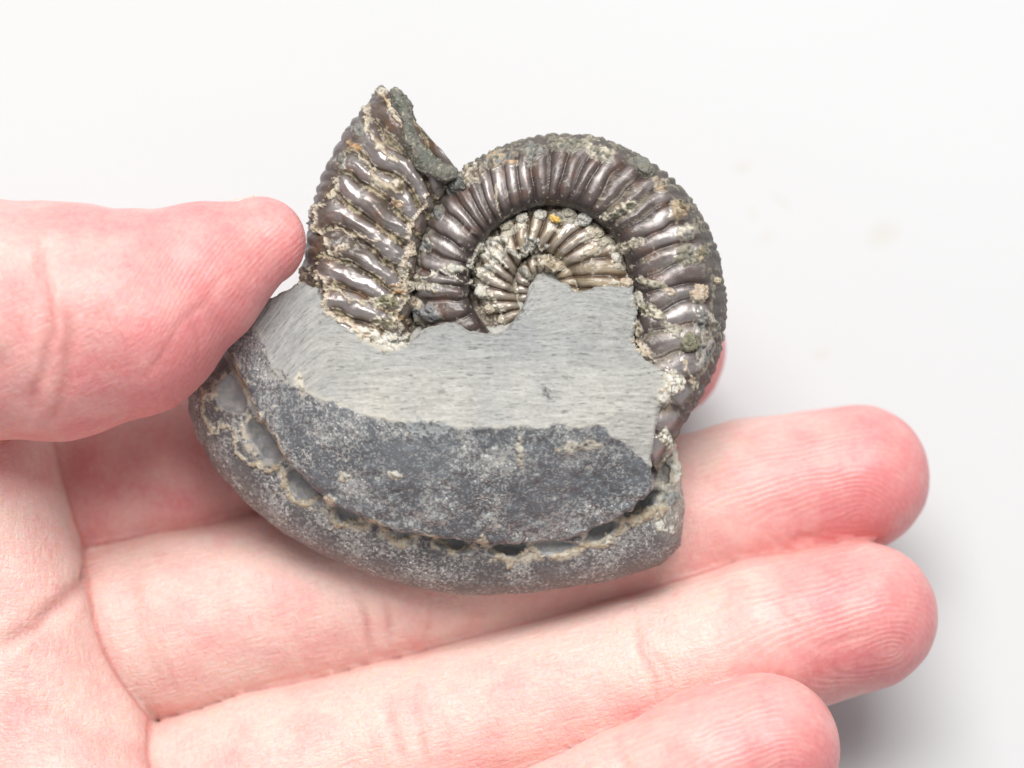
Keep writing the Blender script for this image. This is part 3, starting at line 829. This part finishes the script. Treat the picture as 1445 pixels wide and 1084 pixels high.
# edge of the ground face chips to cream
ed = np.exp(-((e + 0.1) / 0.30) ** 2) * onface * sstep(-0.1, 0.4, fbm(V * 0.8, 2, 51))
C = C + (np.array([0.50, 0.47, 0.39]) - C) * (0.6 * ed)[:, None]
pk = np.full(len(V), 1e9)
VW = V + np.c_[0.55 * vnoise(V * 0.55, 25), 0.45 * vnoise(V * 0.6, 26), np.zeros(len(V))]
for c, R, r in PKW: pk = np.minimum(pk, ellip(VW, c, r, R))
inp = sstep(0.35, 0.10, pk) * (1 - onface)
C = C + (np.array([0.25, 0.25, 0.255]) * (1 + 0.3 * tone) - C) * (0.9 * inp)[:, None]
lip = np.exp(-((pk - 0.40) / 0.30) ** 2) * (inblk > 0.1) * sstep(-0.25, 0.25, fbm(V * 1.7, 2, 52))
C = C + (np.array([0.56, 0.50, 0.38]) - C) * (0.85 * lip)[:, None]
# broken right-hand end of the rim
rend = sstep(15.2, 16.6, V[:, 0] + 0.8 * fbm(V * 0.9, 2, 53)) * (inblk > 0.2) * sstep(-18, -14, V[:, 1])
C = C + (np.array([0.40, 0.37, 0.30]) * (1 + 0.6 * fl[:, None]) - C) * (0.45 * rend)[:, None]
gl = np.where(ground > 0.5, 0.75, 0.50) - 0.30 * inp
spk = (1 - ground) * (1 - inp) * np.where(side | flo, 0.15, 1) * (0.15 + 0.95 * sstep(-0.35, 0.35, clus + 0.6 * fbm(V * 0.13, 2, 55)))
V = V + N * (inp * 0.30 * fbm(V * 0.55, 2, 56))[:, None]
d2, C, gl, cvv = decorate(V, C, gl, N[:, 2] > 0.0)
V = V + N * d2[:, None]
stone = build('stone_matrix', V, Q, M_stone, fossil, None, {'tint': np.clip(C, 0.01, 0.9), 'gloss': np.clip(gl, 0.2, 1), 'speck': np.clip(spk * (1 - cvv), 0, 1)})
stone['label'] = 'grey stone nodule with pale ground face, dark flecked bevel and rounded rim'
ALLV.append(V[N[:, 2] > -0.1])

# --- shell whorls
def whorl(name, stations, ns, nt_, H, Hb, spacing, amp, skew, colfn, pk=0.75, cren=0.0, seed=0, wo=-4.0, wi=-2.0, label=None, skew2=0.0, rpow=2.2, jitter=0.16, rough_amp=0.10):
    so, _ = resample(np.array([P(a, b, wo) for a, b, c, d in stations]), 24 * len(stations))
    st = np.array([np.r_[P(a, b, wo), P(c, d, wi)] for a, b, c, d in stations])
    g, _ = resample(st, ns)
    O, I = g[:, :3], g[:, 3:]
    mid = O * 0.55 + I * 0.45
    dl = np.r_[0, np.linalg.norm(np.diff(mid, axis=0), axis=1)]
    ph = np.cumsum(dl / spacing(np.linspace(0, 1, ns)))
    nf = int(nt_ * 0.74)
    fi = np.r_[np.linspace(0, math.pi, nf), np.linspace(math.pi, 2 * math.pi, nt_ - nf + 2)[1:-1]]
    nt_ = len(fi)
    cx = np.cos(fi); x = 0.5 - 0.5 * np.sign(cx) * np.abs(cx) ** 0.85
    sn = np.sin(fi)
    zf = np.where(sn >= 0, np.abs(sn) ** pk, -np.abs(sn) ** 0.8)
    wid = np.linalg.norm(I - O, axis=1)
    ends = np.ones(ns)
    hh = H(np.linspace(0, 1, ns))
    Zs = np.where(sn[None] >= 0, zf[None] * hh[:, None], zf[None] * Hb)
    G = O[:, None] * (1 - x[None, :, None]) + I[:, None] * x[None, :, None]
    G[..., 2] += Zs
    # normals of the bare tube
    gs = np.gradient(G, axis=0); gt = np.roll(G, -1, 1) - np.roll(G, 1, 1)
    Nn = np.cross(gs, gt); Nn /= np.linalg.norm(Nn, axis=2, keepdims=True) + 1e-9
    ctr = (O + I) / 2; ctr = ctr[:, None] + np.array([0, 0, -1.0])
    flip = ((G - ctr) * Nn).sum(2).mean() < 0
    if flip: Nn = -Nn
    X = np.broadcast_to(x[None], (ns, nt_)); FR = np.broadcast_to((sn >= -0.01)[None], (ns, nt_))
    pts = G.reshape(-1, 3)
    jit = jitter * fbm(pts * (0.28 if jitter < 0.5 else 0.36), 2, seed + 1).reshape(ns, nt_)
    phs = ph[:, None] + skew * (X - 0.5) + skew2 * (X - 0.4) ** 2 + jit
    rid = np.mod(phs, 1.0)
    number = np.floor(phs)
    vary = _hash(number.astype(np.int64).ravel(), np.full(number.size, seed), np.zeros(number.size, np.int64)).reshape(ns, nt_)
    # rounded crest with a narrow groove and a fine raised line beside it
    prof = 1 - np.abs(2 * rid - 1) ** rpow
    env = sstep(0.10, 0.24, X) * sstep(1.02, 0.80, X) * FR
    disp = amp * (prof - 0.6) * env * (0.6 + 0.6 * vary)
    thin = np.exp(-((rid - 0.10) / 0.045) ** 2) * env * (vary > 0.35)
    disp += 0.10 * amp / 0.6 * thin
    if cren:
        k = np.exp(-(X / 0.16) ** 2)
        disp += cren * (np.abs(np.sin(math.pi * (phs * 2.0 + 1.2 * X + 0.5 * jit))) - 0.5) * 2 * k * (0.5 + 0.9 * vary)
        disp += 0.4 * cren * np.exp(-((X - 0.20) / 0.05) ** 2) * prof
    lump = fbm(pts * 0.8, 3, seed + 2).reshape(ns, nt_)
    fine = fbm(pts * 2.6, 3, seed + 3, 0.6).reshape(ns, nt_)
    wp = pts + 0.6 * np.c_[fbm(pts * 0.9, 2, seed + 7), fbm(pts * 0.9, 2, seed + 8), fbm(pts * 0.9, 2, seed + 9)]
    mid = fbm(wp * 1.25, 3, seed + 6, 0.5).reshape(ns, nt_)
    streak = fbm(np.c_[phs.ravel() * 8.0, X.ravel() * 2.2, 0 * X.ravel()], 3, seed + 12, 0.6).reshape(ns, nt_)
    low = fbm(pts * 0.22, 2, seed + 13).reshape(ns, nt_)
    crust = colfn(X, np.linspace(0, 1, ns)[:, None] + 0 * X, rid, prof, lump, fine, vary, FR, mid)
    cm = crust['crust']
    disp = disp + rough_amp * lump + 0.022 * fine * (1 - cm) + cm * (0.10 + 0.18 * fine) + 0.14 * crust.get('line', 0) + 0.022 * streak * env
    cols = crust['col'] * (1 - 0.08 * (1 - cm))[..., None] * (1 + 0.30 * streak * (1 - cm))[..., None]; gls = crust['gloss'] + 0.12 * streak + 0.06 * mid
    sheen = crust['nacre_sheen'] * sstep(0.35, 0.85, prof) * sstep(-0.42, 0.25, low + 0.45 * streak + 0.2 * mid) * env * (1 - cm) * (1 - crust['line'])
    cols = cols + (np.array([0.535, 0.495, 0.485]) - cols) * (0.62 * sheen)[..., None]  # rib crests paled: silvery highlight painted over the pearly shell
    gls = gls + 0.09 * sheen
    d2, cols, gls, dm = decorate(pts, cols.reshape(-1, 3), gls.ravel(), FR.ravel())
    disp = disp + d2.reshape(ns, nt_); sheen = sheen * (1 - dm.reshape(ns, nt_))
    G = G + Nn * disp[..., None]
    Vv = G.reshape(-1, 3)
    i = np.arange(ns - 1)[:, None] * nt_; j = np.arange(nt_)[None]; jn = (j + 1) % nt_
    Qs = np.stack([i + j, i + jn, i + nt_ + jn, i + nt_ + j], -1).reshape(-1, 4)
    # closed, slightly domed ends
    capV, capQ = [], []
    base = len(Vv)
    for r, sgn in ((0, 1), (ns - 1, -1)):
        c = G[r].mean(0); last = r * nt_ + np.arange(nt_)
        prev = last
        for f_ in (0.7, 0.35, 0.02):
            ring = c + (G[r] - c) * f_ + 0.25 * np.c_[fbm(G[r] * 0.9 + f_ * 9, 2, 61), fbm(G[r] * 0.9 + f_ * 9, 2, 62), fbm(G[r] + f_ * 9, 2, 63)]
            ids = base + np.arange(nt_); capV.append(ring); base += nt_
            q = np.stack([prev, ids, np.roll(ids, -1), np.roll(prev, -1)], 1)
            capQ.append(q if sgn > 0 else q[:, ::-1]); prev = ids
    capV = np.vstack(capV)
    Vv = np.vstack([Vv, capV]); Qs = np.vstack([Qs] + capQ)
    if flip: Qs = Qs[:, ::-1]
    T = np.vstack([cols, np.tile(np.array([0.20, 0.195, 0.18]), (len(capV), 1))])
    Gl = np.r_[gls, np.full(len(capV), 0.6)]
    o = build(name, Vv, Qs, M_shell, fossil, None, {'nacre_sheen': np.r_[0.75 * sheen.ravel(), np.zeros(len(capV))], 'tint': np.clip(T, 0.01, 0.9), 'gloss': np.clip(Gl, 0.12, 1)})
    if label: o['label'] = label
    ALLV.append(G.reshape(-1, 3)[FR.ravel()])
    return o

def blend(c, to, k):
    return c + (np.asarray(to)[None, None] - c) * np.clip(k, 0, 1)[..., None]

def col_outer(X, sx, rid, prof, lump, fine, vary, FR, mid):
    c = np.zeros(X.shape + (3,)) + np.array([0.058, 0.039, 0.034])
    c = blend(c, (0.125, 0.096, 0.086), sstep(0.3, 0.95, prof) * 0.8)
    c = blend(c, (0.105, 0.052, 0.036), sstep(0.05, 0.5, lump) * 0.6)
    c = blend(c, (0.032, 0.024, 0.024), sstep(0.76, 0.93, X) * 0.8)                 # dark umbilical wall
    dots = sstep(0.36, 0.50, fine + 0.08 * mid)
    c = blend(c, (0.50, 0.46, 0.40), dots * 0.55 * sstep(0.35, 0.8, X))
    ven = sstep(0.25, 0.15, X + 0.06 * lump)
    c = blend(c, (0.095, 0.083, 0.075), ven * 0.85)
    f = mid + 0.25 * fine + 0.25 * lump
    cv = ven * sstep(0.12, 0.35, f)
    c = blend(c, (0.235, 0.215, 0.165), cv * 0.85); c = blend(c, (0.10, 0.085, 0.06), cv * sstep(0.1, -0.25, fine) * 0.8)
    lv = ven * np.exp(-((f - 0.16) / 0.05) ** 2)
    # pale crust in some of the grooves of the right-hand flank
    k = sstep(0.60, 0.80, vary) * sstep(0.62, 0.5, sx) * sstep(0.42, 0.18, np.abs(rid - 0.95 + (rid < 0.4))) * sstep(0.28, 0.40, X) * sstep(0.93, 0.82, X)
    gf = mid + 0.3 * fine + 0.25
    gr = 0.35 * k * sstep(0.15, 0.40, gf)
    lg = 0.5 * k * np.exp(-((gf - 0.06) / 0.07) ** 2)
    c = blend(c, (0.33, 0.29, 0.205), gr * 0.9); c = blend(c, (0.17, 0.15, 0.09), gr * sstep(0.05, -0.25, fine) * 0.8)
    ln = np.maximum(lv * 0.6, lg)
    c = blend(c, (0.50, 0.45, 0.35), ln * 0.8)
    cm = np.maximum(cv * 0.7, gr)
    thin = np.exp(-((rid - 0.10) / 0.04) ** 2) * sstep(0.24, 0.4, X) * sstep(0.85, 0.7, X) * (vary > 0.35)
    c = blend(c, (0.42, 0.37, 0.34), thin * 0.55)  # thin bright highlight beside each rib, painted as a pale line
    g = 0.35 + 0.10 * fine + 0.08 * lump + 0.42 * cm + 0.22 * ven
    return dict(col=c * (1 + 0.25 * lump[..., None]), gloss=g, crust=cm, line=ln, nacre_sheen=1.1 * sstep(0.78, 0.45, X) * sstep(0.18, 0.30, X))  # pearly band paints a broad highlight along the flank

def col_body(X, sx, rid, prof, lump, fine, vary, FR, mid):
    c = np.zeros(X.shape + (3,)) + np.array([0.080, 0.056, 0.040])
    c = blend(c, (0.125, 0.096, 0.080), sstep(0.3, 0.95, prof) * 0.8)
    c = blend(c, (0.13, 0.062, 0.030), sstep(0.05, 0.45, lump) * 0.55)
    f = 0.75 * mid + 0.22 * fine + 0.12 * lump + 0.95 * (0.15 - prof) + 0.10 * sstep(0.45, 0.85, X)
    inn = sstep(0.05, 0.14, X)
    cm = sstep(0.02, 0.20, f) * inn
    ln = np.exp(-((f - 0.03) / 0.055) ** 2) * inn
    c = blend(c, (0.19, 0.155, 0.095), cm * 0.9)
    c = blend(c, (0.34, 0.29, 0.19), cm * sstep(0.02, 0.35, fine + 0.3 * mid) * 0.85)
    c = blend(c, (0.075, 0.065, 0.035), cm * sstep(0.0, -0.3, fine) * 0.85)
    c = blend(c, (0.40, 0.20, 0.07), cm * sstep(0.30, 0.55, -lump) * 0.7)
    c = blend(c, (0.50, 0.43, 0.31), ln * 0.5 * sstep(-0.2, 0.2, lump + fine))
    ven = sstep(0.12, 0.04, X)
    c = blend(c, (0.14, 0.115, 0.115), ven * 0.8)
    g = 0.33 + 0.10 * fine + 0.34 * cm + 0.1 * ln
    return dict(col=c * (1 + 0.25 * lump[..., None]), gloss=g, crust=cm, line=ln, nacre_sheen=1.0)

def col_inner(X, sx, rid, prof, lump, fine, vary, FR, mid):
    c = np.zeros(X.shape + (3,)) + np.array([0.115, 0.072, 0.042])
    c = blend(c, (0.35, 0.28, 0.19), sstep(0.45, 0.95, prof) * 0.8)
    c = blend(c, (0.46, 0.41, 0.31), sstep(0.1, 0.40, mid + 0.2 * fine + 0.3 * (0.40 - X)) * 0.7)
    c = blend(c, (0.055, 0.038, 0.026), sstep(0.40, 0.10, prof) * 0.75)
    f = 0.8 * mid + 0.2 * fine + 0.9 * (0.20 - X)
    cm = sstep(0.02, 0.2, f)
    ln = np.exp(-((f - 0.03) / 0.06) ** 2)
    c = blend(c, (0.46, 0.43, 0.36), cm * 0.7); c = blend(c, (0.16, 0.14, 0.10), cm * sstep(0.0, -0.3, fine) * 0.8)
    c = blend(c, (0.60, 0.57, 0.48), ln * 0.7)
    g = 0.33 + 0.12 * fine + 0.3 * cm
    return dict(col=c * (1 + 0.25 * lump[..., None]), gloss=g, crust=cm, line=ln, nacre_sheen=0.65)

ST1 = [(925, 668, 895, 610), (962, 598, 898, 566), (992, 550, 893, 525), (1013, 500, 888, 480), (1022, 438, 888, 430), (1016, 380, 884, 388), (997, 322, 872, 352),
       (965, 274, 848, 321), (925, 237, 820, 303), (880, 210, 798, 296), (835, 195, 778, 293), (790, 192, 757, 296), (740, 199, 733, 304), (695, 215, 710, 317),
       (655, 240, 692, 334), (622, 274, 678, 352), (600, 310, 668, 372), (586, 350, 664, 392), (578, 385, 664, 412), (576, 415, 668, 432), (582, 446, 678, 450), (602, 476, 694, 470), (640, 502, 712, 484)]
whorl('outer_whorl', ST1, 600, 200, lambda s: 7.4 - 2.3 * s, 6.0, lambda s: np.interp(s, [0, 0.1, 0.25, 0.42, 0.55, 0.7, 1], [2.7, 2.7, 2.5, 2.0, 1.75, 1.8, 1.9]) * (1 + 0.25 * np.sin(s * 61 + 3 * np.sin(s * 23))), 0.48, 0.55, col_outer, 0.50, 0.13, 70, -5.2, -2.8,
      'glossy purple-brown ribbed whorl with corded outer keel', skew2=1.6, jitter=0.34, rpow=1.75)
ST2 = [(892, 440, 826, 430), (888, 415, 822, 412), (882, 385, 816, 394), (866, 352, 806, 376), (840, 324, 792, 362), (802, 304, 774, 353), (766, 300, 756, 352), (735, 308, 743, 357),
       (706, 328, 731, 368), (687, 352, 723, 384), (677, 382, 720, 400), (680, 412, 723, 416), (692, 442, 729, 432), (718, 470, 740, 446), (750, 485, 755, 455)]
ST2 = [(a + (a - c) * 0.22, b + (b - d) * 0.22, c - (a - c) * 0.12, d - (b - d) * 0.12) for a, b, c, d in ST2]
whorl('middle_whorl', ST2, 420, 130, lambda s: 4.6 - 1.3 * s, 4.5, lambda s: 2.0 - 0.55 * s, 0.42, -0.35, col_inner, 0.6, 0.0, 90, -4.2, -3.2,
      'tan ribbed inner whorl with pale mineral beads', jitter=0.3, rough_amp=0.16)
ST3 = [(832, 440, 792, 425), (824, 414, 790, 408), (812, 384, 786, 396), (790, 363, 778, 388), (762, 358, 765, 386), (742, 370, 755, 391), (728, 394, 749, 402),
       (728, 418, 749, 414), (742, 442, 757, 424), (765, 455, 768, 428)]
ST3 = [(a + (a - c) * 0.2, b + (b - d) * 0.2, c, d) for a, b, c, d in ST3]
whorl('inner_whorl', ST3, 260, 90, lambda s: 3.0 - 0.8 * s, 3.5, lambda s: 1.25 - 0.3 * s, 0.26, -0.3, col_inner, 0.6, 0.0, 110, -3.8, -3.4,
      'small tan innermost whorl at the coil centre', jitter=0.3, rough_amp=0.14)
ST0 = [(450, 505, 560, 545), (434, 452, 566, 490), (430, 410, 572, 452), (431, 372, 577, 420), (435, 335, 580, 392), (442, 298, 584, 364), (452, 262, 590, 338),
       (466, 228, 598, 314), (484, 196, 610, 292), (503, 168, 624, 272), (524, 142, 634, 256), (543, 124, 640, 244)]
ST0 = [(a, b, c + 8, d + 2) for a, b, c, d in ST0]
whorl('body_whorl', ST0, 400, 220, lambda s: 7.6 - 2.6 * s, 6.0, lambda s: 2.95 - 0.25 * s, 0.95, 0.10, col_body, 0.50, 0.16, 130, -4.6, -3.4,
      'crusted outermost whorl segment rising to a broken tip', skew2=1.9, rpow=1.6, jitter=0.45, rough_amp=0.24)

# --- small mineral pieces seated on the shell
AV = np.vstack(ALLV)
APX = np.stack([722.5 + AV[:, 0] * F / (D - AV[:, 2]), 542 - AV[:, 1] * F / (D - AV[:, 2])], 1)
def surf(px, py, r=5):
    while True:
        m = (np.abs(APX[:, 0] - px) < r) & (np.abs(APX[:, 1] - py) < r)
        if m.any(): return AV[m, 2].max()
        r *= 2

ICO = {}
def ico(n):
    if n not in ICO:
        b = bmesh.new(); bmesh.ops.create_icosphere(b, subdivisions=n, radius=1)
        v = np.array([x.co[:] for x in b.verts]); f = np.array([[l.index for l in x.verts] for x in b.faces]); b.free()
        ICO[n] = (v, f)
    return ICO[n]

seed = [200]
def lump(name, px, py, rx, ry, hz, c, an=0, c2=None, rough=0.6, sink=0.55, n=4, amp=0.30, dw=0.0):
    v, f = ico(n)
    seed[0] += 3
    k = seed[0]
    r = 1 + amp * fbm(v * 1.6, 3, k) + 0.16 * fbm(v * 4.5, 3, k + 1)
    q = v * r[:, None] * np.array([rx / 13, ry / 13, hz])
    a = math.radians(an); R = np.array([[math.cos(a), -math.sin(a), 0], [math.sin(a), math.cos(a), 0], [0, 0, 1]])
    q = q @ R.T
    w = surf(px, py) - hz * sink + dw
    q = q + P(px, py, w)
    nn = fbm(v * 3.5, 3, k + 2, 0.6)
    C = np.array(c)[None] * (1 + 0.35 * nn[:, None])
    if c2 is not None: C = C + (np.array(c2)[None] - C) * sstep(-0.05, 0.3, nn)[:, None]
    return build(name, q, f, M_crust, fossil, None, {'tint': np.clip(C, 0.01, 0.85), 'gloss': np.clip(rough + 0.15 * nn, 0.2, 1)})

# beads of mineral standing on the rib ends and along the rim of the middle whorl
for a in ((985, 415, 15, 14, 0.8, PEACH, 20, CREAM), (972, 484, 15, 13, 0.7, OLIVE, 0, (0.26, 0.24, 0.17)), (906, 236, 18, 13, 0.7, (0.22, 0.21, 0.165), -35, GREY),
          (1012, 396, 6, 5, 0.35, TAN, 0, CREAM), (646, 262, 11, 9, 0.6, (0.09, 0.09, 0.08), 15, GREY)):
    lump('mineral_bead', *a, n=5, amp=0.4)
for x, y, r_, c, c2 in ((716, 320, 8, CREAM, OLIVE), (738, 309, 8, WHITE, TAN), (762, 303, 8, WHITE, CREAM), (802, 301, 9, CREAM, GREY), (824, 309, 9, WHITE, GREY),
                        (842, 330, 8, CREAM, TAN), (871, 364, 8, WHITE, PEACH), (884, 400, 8, PEACH, CREAM), (679, 412, 9, WHITE, CREAM), (690, 438, 7, CREAM, TAN)):
    lump('mineral_bead', x, y, r_ * 1.1, r_, 0.5, c, 30, c2, n=4, amp=0.5)
lump('ochre_fleck', 783, 309, 9, 5, 0.4, (0.72, 0.44, 0.10), -35, (0.80, 0.60, 0.22), n=4, dw=0.3, amp=0.45)
# the grey stone filling the broken mouth of the outermost whorl
def mouth():
    pts = np.array([P(548, 124, -0.6), P(560, 138, 0.2), P(572, 170, 0.6), P(580, 202, 0.9), P(600, 228, 1.2), P(624, 243, 1.2), P(638, 247, 0.4)])
    q, L = resample(pts, 220)
    n, m = 220, 72
    t = np.gradient(q, axis=0); t /= np.linalg.norm(t, axis=1, keepdims=True)
    b_ = np.cross(t, [0, 0, 1.0]); b_ /= np.linalg.norm(b_, axis=1, keepdims=True); nr = np.cross(b_, t)
    an = np.linspace(0, 2 * math.pi, m, endpoint=False)
    s = np.linspace(0, 1, n)
    ra = np.interp(s, [0, 0.04, 0.15, 0.5, 0.8, 0.95, 1], [0.1, 0.75, 1.0, 1.05, 1.4, 1.2, 0.1])
    rb = np.interp(s, [0, 0.04, 0.5, 0.95, 1], [0.1, 2.0, 3.2, 3.0, 0.1])
    G = q[:, None] + b_[:, None] * (np.cos(an)[None] * ra[:, None])[..., None] + nr[:, None] * ((np.sin(an)[None] * rb[:, None]) - 1.6)[..., None]
    V = G.reshape(-1, 3)
    V = V + 0.42 * np.c_[fbm(V * 0.8, 3, 301), fbm(V * 0.8, 3, 302), fbm(V * 0.8, 3, 303)] + 0.16 * np.c_[fbm(V * 3, 2, 306), fbm(V * 3, 2, 307), fbm(V * 3, 2, 308)]
    i = np.arange(n - 1)[:, None] * m; j = np.arange(m)[None]; jn = (j + 1) % m
    Q = np.stack([i + j, i + jn, i + m + jn, i + m + j], -1).reshape(-1, 4)
    nn = fbm(V * 2.6, 4, 304, 0.65); n2 = fbm(V * 0.9, 3, 305)
    C = np.array([0.17, 0.165, 0.14])[None] * (1 + 0.5 * nn[:, None])
    C = C + (np.array([0.13, 0.14, 0.115]) - C) * sstep(0.0, 0.3, n2)[:, None]
    C = C + (np.array([0.45, 0.40, 0.30]) - C) * (0.7 * sstep(0.15, 0.4, nn))[:, None]
    o = build('mouth_filling', V, Q, M_crust, fossil, None, {'tint': np.clip(C, 0.01, 0.8), 'gloss': np.full(len(V), 0.6)})
    o['label'] = 'rough grey stone filling of the broken shell mouth'
mouth()
